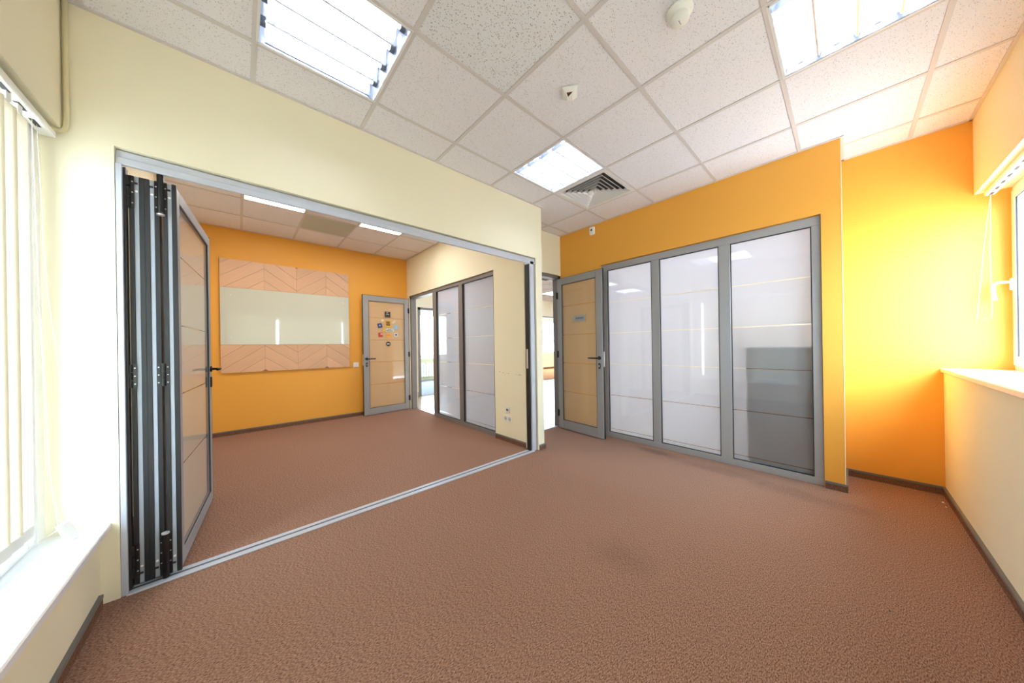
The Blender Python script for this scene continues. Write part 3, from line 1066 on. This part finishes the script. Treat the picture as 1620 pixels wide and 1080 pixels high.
def fold_leaf(x, y, ang, idx, handle=False):
    """local: y along the leaf from its near edge, x thickness"""
    z0 = 0.018
    fr = MB()
    s = 0.06
    fr.box(-0.0085, 0.0, z0, 0.0085, s, LH).box(-0.0085, LW - s, z0, 0.0085, LW, LH)
    fr.box(-LT / 2, 0.012, z0 + 0.01, LT / 2, s, LH - 0.01).box(-LT / 2, LW - s, z0 + 0.01, LT / 2, LW - 0.004, LH - 0.01)
    fr.box(-LT / 2, s, z0 + 0.01, LT / 2, LW - s, z0 + 0.085).box(-LT / 2, s, LH - 0.075, LT / 2, LW - s, LH - 0.01)
    lf = fr.build('door_leaf', ALU_E, fp, bevel=0.0015)
    lf.location = (x - O.x, y - O.y, 0)
    lf.rotation_euler = (0, 0, ang)
    g = MB()
    for sx_ in (-1, 1):
        g.box(sx_ * 0.0085, -0.003, z0, sx_ * (LT / 2), 0.013, LH)
        g.box(sx_ * 0.0085, LW - 0.006, z0, sx_ * (LT / 2), LW + 0.003, LH)
        tri_frame(g, 'x', sx_ * 0.016, sx_ * (LT / 2 - 0.005), s, LW - s, z0 + 0.085, LH - 0.075, 0.005)
    g.build('gasket', BLACK, lf)
    B(-0.0165, s - 0.004, z0 + 0.08, 0.0165, LW - s + 0.004, LH - 0.07).build('glass_pane', GLASS, lf)
    film_strips('x', 0.0, 0, s, LW - s, z0 + 0.085, LH - 0.075, lf, FILM_LEAF)
    for z in (LH - 0.075, z0 + 0.085):
        MB().lathe([(0.0055, -0.003), (0.0055, 0.0)], (0, 0, z), 10, 'y').build('screw', WHITE, lf)
    for z in (LH - 0.035, z0 + 0.05):
        B(-0.008, -0.002, z - 0.005, 0.004, 0.001, z + 0.005).build('slot', BLACK, lf)
    if handle:
        for sx_ in (-1, 1):
            rs = MB().lathe([(0.022, sx_ * LT / 2), (0.022, sx_ * (LT / 2 + 0.01))], (0, LW - 0.04, 1.045), 16, 'x').build('door_handle', BLACKM, lf, label='black lever handle')
            MB().tube([(sx_ * (LT / 2 + 0.01), LW - 0.04, 1.045), (sx_ * (LT / 2 + 0.048), LW - 0.04, 1.045), (sx_ * (LT / 2 + 0.055), LW - 0.05, 1.045), (sx_ * (LT / 2 + 0.055), LW - 0.16, 1.04)], 0.009, 10)
            lv = MB().tube([(sx_ * (LT / 2 + 0.008), LW - 0.04, 1.045), (sx_ * (LT / 2 + 0.048), LW - 0.04, 1.045), (sx_ * (LT / 2 + 0.056), LW - 0.052, 1.045), (sx_ * (LT / 2 + 0.054), LW - 0.16, 1.045)], 0.009, 10)
            for k, vv in enumerate(lv.v):
                pass
            lv.build('lever', BLACKM, lf, smooth=True)
            B(sx_ * LT / 2, LW - 0.056, 0.905, sx_ * (LT / 2 + 0.009), LW - 0.024, 0.985).build('lock_plate', BLACKM, lf, bevel=0.003)
    return lf


YN = YC + 0.045
fold_leaf(-0.3775, YN, 0.0, 0)
fold_leaf(-0.3265, YN, 0.0, 1)
fold_leaf(-0.2655, YN - 0.005, -0.080, 2, True)
# hinges between jamb and first leaf, and between second and third leaf
for hx3, yy in ((-0.406, YN - 0.004), (-0.296, YN - 0.004)):
    for z, ln in ((1.065, 0.12), (1.99, 0.16), (0.14, 0.16)):
        mb = MB()
        n = 3
        for k in range(n):
            zz = z - ln / 2 + k * ln / n
            mb.lathe([(0.010, 0.002), (0.010, ln / n - 0.002)], (hx3 - O.x, yy - O.y - 0.006, zz), 12)
        mb.box(hx3 - 0.022 - O.x, yy - 0.004 - O.y, z - ln / 2, hx3 + 0.022 - O.x, yy + 0.001 - O.y, z + ln / 2)
        hg = mb.build('hinge', BLACKM, fp)
        sc = MB()
        for k in range(3):
            for dx in (-0.016, 0.016):
                sc.lathe([(0.003, -0.0055), (0.003, -0.003)], (hx3 + dx - O.x, yy - O.y, z - ln / 2 + (k + 0.5) * ln / 3), 8, 'y')
        sc.build('screw', STEEL, hg)
# carrier rods at head and foot of the hinged pair
for z0_, z1_ in ((1.90, 2.11), (0.004, 0.24)):
    mb = MB()
    mb.tube([(-0.296 - O.x, YN - 0.012 - O.y, z0_), (-0.296 - O.x, YN - 0.012 - O.y, z1_)], 0.013, 12)
    cb = mb.build('carrier_rod', BLACKM, fp)
    zc = z0_ if z0_ > 1 else z1_
    MB().lathe([(0.015, -0.004), (0.015, 0.004), (0.006, 0.008)], (-0.296 - O.x, YN - 0.014 - O.y, zc), 12).build('cap', STEEL, cb)

# ------------------------------------------------------------------ glass board in the back room
gb = thing('glass_board', 'glass writing board between two pale wood panels on the back orange wall', 'board', (0.61, YB - 0.001, 0.87))
bx0, bx1, bz0, bz1, gz0, gz1 = -0.19, 1.415, 0.874, 2.465, 1.262, 2.07
BY = YB - 0.022
OB = Vector((0.61, YB - 0.001, 0.87))
B(bx0 - OB.x, -0.020, bz0 - OB.z, bx1 - OB.x, 0, bz1 - OB.z).build('backing', mat('board_backing', (150, 112, 84), 0.7), gb)
gp = B(bx0 - OB.x + 0.001, -0.034, gz0 + 0.003 - OB.z, bx1 - OB.x - 0.001, -0.020, gz1 - 0.003 - OB.z).build('glass_pane', BOARDG, gb, bevel=0.001)
for qx, qz in ((-0.085, 1.96), (-0.085, 1.36), (1.325, 1.96), (1.325, 1.36)):
    MB().lathe([(0.008, -0.0375), (0.010, -0.034)], (qx - OB.x, 0, qz - OB.z), 12, 'y').build('standoff', STEEL, gp)


def clip(poly, axis, val, keep_less):
    out = []
    n = len(poly)
    for i in range(n):
        a, b = poly[i], poly[(i + 1) % n]
        ia = (a[axis] <= val) if keep_less else (a[axis] >= val)
        ib = (b[axis] <= val) if keep_less else (b[axis] >= val)
        if ia:
            out.append(a)
        if ia != ib:
            t = (val - a[axis]) / (b[axis] - a[axis])
            out.append((a[0] + t * (b[0] - a[0]), a[1] + t * (b[1] - a[1])))
    return out


CW, SL, PH = 0.395, 0.72, 0.175
for (z0_, z1_, phase) in ((gz1, bz1, 0), (bz0, gz0, 0)):
    for c in range(0, 5):
        cx0 = 0.285 - CW + CW * (c)
        cx1 = cx0 + CW
        up = (c % 2 == 0)
        ext = 0.12 if c == 0 else 0.0
        for k in range(-4, 8):
            zb = z0_ + k * PH + (0.03 if z0_ > 2 else 0.09)
            zl, zr = (zb - SL * ext, zb + SL * CW) if up else (zb + SL * CW, zb)
            g_ = 0.0022
            xa = cx0 - ext
            poly = [(xa + 0.001, zl + g_), (cx1 - 0.001, zr + g_), (cx1 - 0.001, zr + PH - g_), (xa + 0.001, zl + PH - g_)]
            for ax, v, less in ((0, bx0, False), (0, bx1, True), (1, z0_, False), (1, z1_, True)):
                if len(poly) >= 3:
                    poly = clip(poly, ax, v, less)
            if len(poly) < 3:
                continue
            ar = 0.5 * abs(sum(poly[i][0] * poly[(i + 1) % len(poly)][1] - poly[(i + 1) % len(poly)][0] * poly[i][1] for i in range(len(poly))))
            if ar < 0.0008:
                continue
            ctr = (sum(p[0] for p in poly) / len(poly), sum(p[1] for p in poly) / len(poly))
            an = math.atan(SL) * (1 if up else -1)
            ca, sa = math.cos(-an), math.sin(-an)
            lp = []
            for p in poly:
                dx, dz = p[0] - ctr[0], p[1] - ctr[1]
                lp.append((dx * ca - dz * sa, dx * sa + dz * ca))
            o = MB().prism(lp, -0.030 - random.uniform(0, 0.0006), -0.020, 'y').build('plank', WOOD, gb)
            o.location = (ctr[0] - OB.x, 0, ctr[1] - OB.z)
            o.rotation_euler = (0, -an, 0)


# ------------------------------------------------------------------ wall plates
def wall_plate(name, label, cat, x, y, z, normal, w_, h_, kind):
    """normal 'x-' or 'y-'"""
    rot = 0 if normal == 'y-' else -PI / 2
    root = thing(name, label, cat, (x, y, z), rot)
    # local: faces -y
    B(-w_ / 2, -0.010, -h_ / 2, w_ / 2, 0, h_ / 2).build('plate', WHITE, root, bevel=0.004)
    if kind == 'switch':
        for s in (-1, 1):
            B(s * 0.002, -0.016, -h_ / 2 + 0.015, s * (w_ / 2 - 0.014), -0.010, h_ / 2 - 0.015).build('rocker', WHITE, root, bevel=0.002)
    elif kind == 'socket':
        for s in (-1, 1):
            cx_ = s * w_ / 4
            rg = MB().lathe([(0.026, -0.013), (0.026, -0.010)], (cx_, 0, 0), 20, 'y').build('socket_ring', mat('socket_grey', (206, 204, 200), 0.5), root)
            MB().lathe([(0.004, -0.0145), (0.004, -0.012)], (cx_ - 0.010, 0, 0), 8, 'y').lathe([(0.004, -0.0145), (0.004, -0.012)], (cx_ + 0.010, 0, 0), 8, 'y').build('pin_hole', BLACK, rg)
    else:
        B(-0.018, -0.0125, -0.012, -0.003, -0.009, 0.012).box(0.003, -0.0125, -0.012, 0.018, -0.009, 0.012).build('data_port', VENTD, root)
    return root


wall_plate('light_switch', 'white light switch on the orange wall beside the door with stickers', 'switch', 1.522, YB, 0.90, 'y-', 0.088, 0.085, 'switch')
wall_plate('power_socket', 'white double power socket low on the cream back room wall', 'socket', XI, 2.818, 0.288, 'x-', 0.15, 0.082, 'socket')
wall_plate('data_socket', 'small white data socket above the double power socket', 'socket', XI, 2.822, 0.398, 'x-', 0.075, 0.082, 'data')

# motion sensor on the orange wall
ms = thing('motion_sensor', 'small white motion sensor high on the orange wall under the ceiling', 'sensor', (XO, 2.25, 2.70))
MB().prism([(-0.03, -0.05), (0.03, -0.05), (0.034, -0.04), (0.034, 0.045), (0.03, 0.052), (-0.03, 0.052), (-0.034, 0.045), (-0.034, -0.04)], -0.036, 0.0, 'x').build('housing', WHITE, ms, bevel=0.004)
MB().lathe([(0.010, -0.040), (0.014, -0.036)], (0, 0, 0.01), 14, 'x').build('lens', VENTD, ms)

# smoke detector
sd = thing('smoke_detector', 'white round smoke detector on the ceiling near the right lamp', 'detector', (1.588, 0.520, H))
MB().lathe([(0.056, 0.0), (0.058, -0.008), (0.052, -0.018), (0.034, -0.026)], (0, 0, 0), 32).build('base', WHITE, sd, smooth=True)
MB().lathe([(0.036, -0.022), (0.036, -0.032), (0.040, -0.036), (0.040, -0.050), (0.034, -0.056)], (0, 0, 0), 32).build('head', WHITE, sd, smooth=True)
MB().box(-0.012, -0.002, -0.0575, -0.004, 0.002, -0.056).box(-0.001, -0.002, -0.0575, 0.006, 0.002, -0.056).box(0.009, -0.002, -0.0575, 0.013, 0.002, -0.056).build('maker_mark', mat('mark_grey', (150, 150, 146), 0.5), sd)

# ceiling sensor with dark red lens
bs = thing('ceiling_sensor', 'white ceiling sensor with a dark red triangular lens', 'sensor', (1.565, 1.152, H), -0.935)
prof = [(0.046, 0.0), (0.046, -0.010), (0.036, -0.020), (0.017, -0.046)]
mb = MB()
for (rr, zz) in prof:
    mb.v += [(-rr, -rr, zz), (rr, -rr, zz), (rr, rr, zz), (-rr, rr, zz)]
for a in range(3):
    for i in range(4):
        j = (i + 1) % 4
        mb.f.append((a * 4 + i, a * 4 + j, a * 4 + 4 + j, a * 4 + 4 + i))
mb.f += [(3, 2, 1, 0), (12, 13, 14, 15)]
mb.build('housing', WHITE, bs, bevel=0.002)


def on_face(u, t, out):
    rr, zz = 0.036 + (0.017 - 0.036) * t, -0.020 + (-0.046 + 0.020) * t
    return (u, -rr - out * 0.81, zz - out * 0.59)


mb = MB()
tri = [(-0.020, 0.30), (0.018, 0.30), (-0.010, 0.98)]
mb.v = [on_face(u, t, 0.0) for u, t in tri] + [on_face(u, t, 0.003) for u, t in tri]
mb.f = [(0, 1, 2), (5, 4, 3), (0, 3, 4, 1), (1, 4, 5, 2), (2, 5, 3, 0)]
mb.build('lens', RED, bs, label='dark red triangular lens')


# ------------------------------------------------------------------ ceiling lamps
def lamp_louver(name, label, cx_, cy_, z):
    """recessed 0.6 m fitting: four tubes along x with reflectors and blades"""
    root = thing(name, label, 'ceiling light', (cx_, cy_, z), group='recessed four tube ceiling lights')
    h = 0.29
    mb = MB()
    mb.box(-h, -h, 0.105, h, h, 0.112)
    mb.box(-h, -h, 0, -h + 0.006, h, 0.105).box(h - 0.006, -h, 0, h, h, 0.105)
    mb.box(-h, -h, 0, h, -h + 0.006, 0.105).box(-h, h - 0.006, 0, h, h, 0.105)
    mb.build('housing', REFL, root)
    mb = MB()
    mb.box(-h - 0.006, -h - 0.006, -0.003, h + 0.006, -h + 0.006, 0.003).box(-h - 0.006, h - 0.006, -0.003, h + 0.006, h + 0.006, 0.003)
    mb.box(-h - 0.006, -h, -0.003, -h + 0.006, h, 0.003).box(h - 0.006, -h, -0.003, h + 0.006, h, 0.003)
    mb.build('rim', VENTW, root)
    pitch = 2 * h / 4
    for k in range(4):
        yc = -h + pitch * (k + 0.5)
        tb = MB().tube([(-h + 0.03, yc, 0.062), (h - 0.03, yc, 0.062)], 0.013, 12).build('tube', TUBEM, root, smooth=True)
        for s in (-1, 1):
            B(s * (h - 0.032), yc - 0.012, 0.045, s * (h - 0.008), yc + 0.012, 0.085).build('lamp_holder', mat('holder_grey', (120, 128, 140), 0.5), tb)
    for k in range(5):
        yc = -h + pitch * k
        a, b_ = max(-h + 0.006, yc - 0.030), min(h - 0.006, yc + 0.030)
        mb = MB()
        tipL, tipR = max(a, yc - 0.004), min(b_, yc + 0.004)
        mb.prism([(a, 0.100), (tipL, 0.008), (tipR, 0.008), (b_, 0.100)], -h + 0.03, h - 0.03, 'x')
        mb.build('reflector', REFL, root)
    bl = B(-0.0006, -pitch / 2 + 0.006, 0.006, 0.0006, pitch / 2 - 0.006, 0.042).mesh('blade', REFL)
    for k in range(4):
        yc = -h + pitch * (k + 0.5)
        for i in range(9):
            o = bpy.data.objects.new('blade', bl)
            C.objects.link(o)
            o.parent = root
            o.location = (-h + 0.06 + i * (2 * h - 0.12) / 8, yc, 0)
    return root


cell = lambda i, j: (GX + 0.6 * (i + 0.5), GY + 0.6 * (j + 0.5))
lamp_louver('ceiling_light', 'square louvred tube lamp in the ceiling above the folding partition', *cell(-1, 0), H)
lamp_louver('ceiling_light', 'square louvred tube lamp in the ceiling beside the air vent', *cell(2, 0), H)
lamp_louver('ceiling_light', 'square louvred tube lamp in the ceiling near the right window', *cell(2, -3), H)


def lamp_flat(label, cx_, cy_, z, m, group):
    root = thing('ceiling_light', label, 'ceiling light', (cx_, cy_, z), group=group)
    h = 0.29
    MB().box(-h, -h, -0.004, h, -h + 0.012, 0.02).box(-h, h - 0.012, -0.004, h, h, 0.02).box(-h, -h + 0.012, -0.004, -h + 0.012, h - 0.012, 0.02).box(h - 0.012, -h + 0.012, -0.004, h, h - 0.012, 0.02).build('rim', VENTW, root)
    B(-h + 0.010, -h + 0.010, 0.001, h - 0.010, h - 0.010, 0.012).build('diffuser', m, root)
    return root


lamp_flat('flat bright square lamp in the back room ceiling near the folded leaves', 0.342, 4.26, HB, PANELM, 'flat square lamps in the back room')
lamp_flat('flat bright square lamp in the back room ceiling nearer the glazing', 1.542, 4.26, HB, PANELM, 'flat square lamps in the back room')
k = 0
for x in (3.4, 5.2, 7.0, 8.4):  # lamps added only to brighten the hall
    for y in (4.2, 5.8):
        lamp_flat('added hall fill lamp in the %s row past the near doorway' % {3.4: 'first', 5.2: 'second', 7.0: 'third', 8.4: 'last'}[x] + (', near wall' if y < 5 else ', far wall'), x, y, 2.735, HALLM, 'added flat fill lamps in the hall')
for x in (4.8, 6.6):  # unseen lamps added to backlight the frosted panes
    lamp_flat('added fill lamp behind the frosted glazing, ' + ('close to it' if x < 5 else 'away from it'), x, 1.4, 2.735, HALLM, 'added flat fill lamps behind the glazing')
for x in (4.6, 8.0, 11.0):  # lamps added as fill light for the far rooms
    lamp_flat('added fill lamp of the far room ' + {4.6: 'with the radiator', 8.0: 'past the wide opening', 11.0: 'by the last far window'}[x], x, 8.7, 2.735, HALLM, 'added flat fill lamps in the far rooms')

# air vent: nested square cones
vx, vy = cell(3, 0)
av = thing('air_vent', 'square white air diffuser with nested louvres beside the middle ceiling lamp', 'vent', (vx, vy, H))
B(-0.285, -0.285, 0.06, 0.285, 0.285, 0.066).build('duct', VENTD, av)


def square_ring(r0, z0, r1, z1, th):
    mb = MB()
    pr = [(r0, z0), (r1, z1), (r1, z1 + th), (r0, z0 + th)]
    for (r, z) in pr:
        mb.v += [(-r, -r, z), (r, -r, z), (r, r, z), (-r, r, z)]
    for a in range(4):
        b = (a + 1) % 4
        for i in range(4):
            j = (i + 1) % 4
            mb.f.append((a * 4 + i, a * 4 + j, b * 4 + j, b * 4 + i))
    return mb


square_ring(0.294, -0.003, 0.258, -0.003, 0.006).build('rim', VENTW, av)
for k in range(6):
    r = 0.255 - k * 0.041
    square_ring(r, -0.004, r - 0.024, 0.030, 0.002).build('louvre', VENTW, av)
MB().prism([(-0.012, -0.012), (0.012, -0.012), (0.012, 0.012), (-0.012, 0.012)], -0.006, 0.03, 'z').build('core', VENTW, av)

hv = thing('air_vent', 'small dark air vent in the hall ceiling seen through the near doorway', 'vent', (5.2, 4.55, 2.735))
square_ring(0.29, -0.006, 0.24, -0.006, 0.006).build('rim', VENTW, hv)
B(-0.25, -0.25, -0.004, 0.25, 0.25, 0.0).build('duct', VENTD, hv)

# cabinet behind the third pane
cb = thing('cabinet', 'low dark cabinet standing behind the frosted pane nearest the alcove', 'cabinet', (XO + 0.077, 0.40, 0))
B(0.0, -0.255, 0.0, 0.42, 0.245, 1.12).build('body', CABM, cb, bevel=0.003)
B(0.0, -0.258, 1.12, 0.43, 0.25, 1.145).build('top', CABM, cb, bevel=0.003)

# crumbs of plaster on the carpet
for n, (x, y, s, lab) in enumerate(((3.79, -0.462, 0.010, 'small white plaster crumb on the carpet below the alcove corner'),
                                    (3.70, -0.462, 0.006, 'tiny white plaster crumb beside the larger one on the carpet'),
                                    (2.106, -0.117, 0.005, 'tiny dark crumb on the carpet before the right window'))):
    mb = MB()
    mb.v = [(-s, -s * .6, 0), (s, -s * .4, 0), (s * .7, s * .7, 0), (-s * .8, s * .5, 0), (0, 0, s * .7)]
    mb.f = [(0, 1, 4), (1, 2, 4), (2, 3, 4), (3, 0, 4), (3, 2, 1, 0)]
    o = tag(mb.build('crumb', WHITE if n < 2 else BLACK), lab, 'crumb')
    o.location = (x, y, 0.0005)
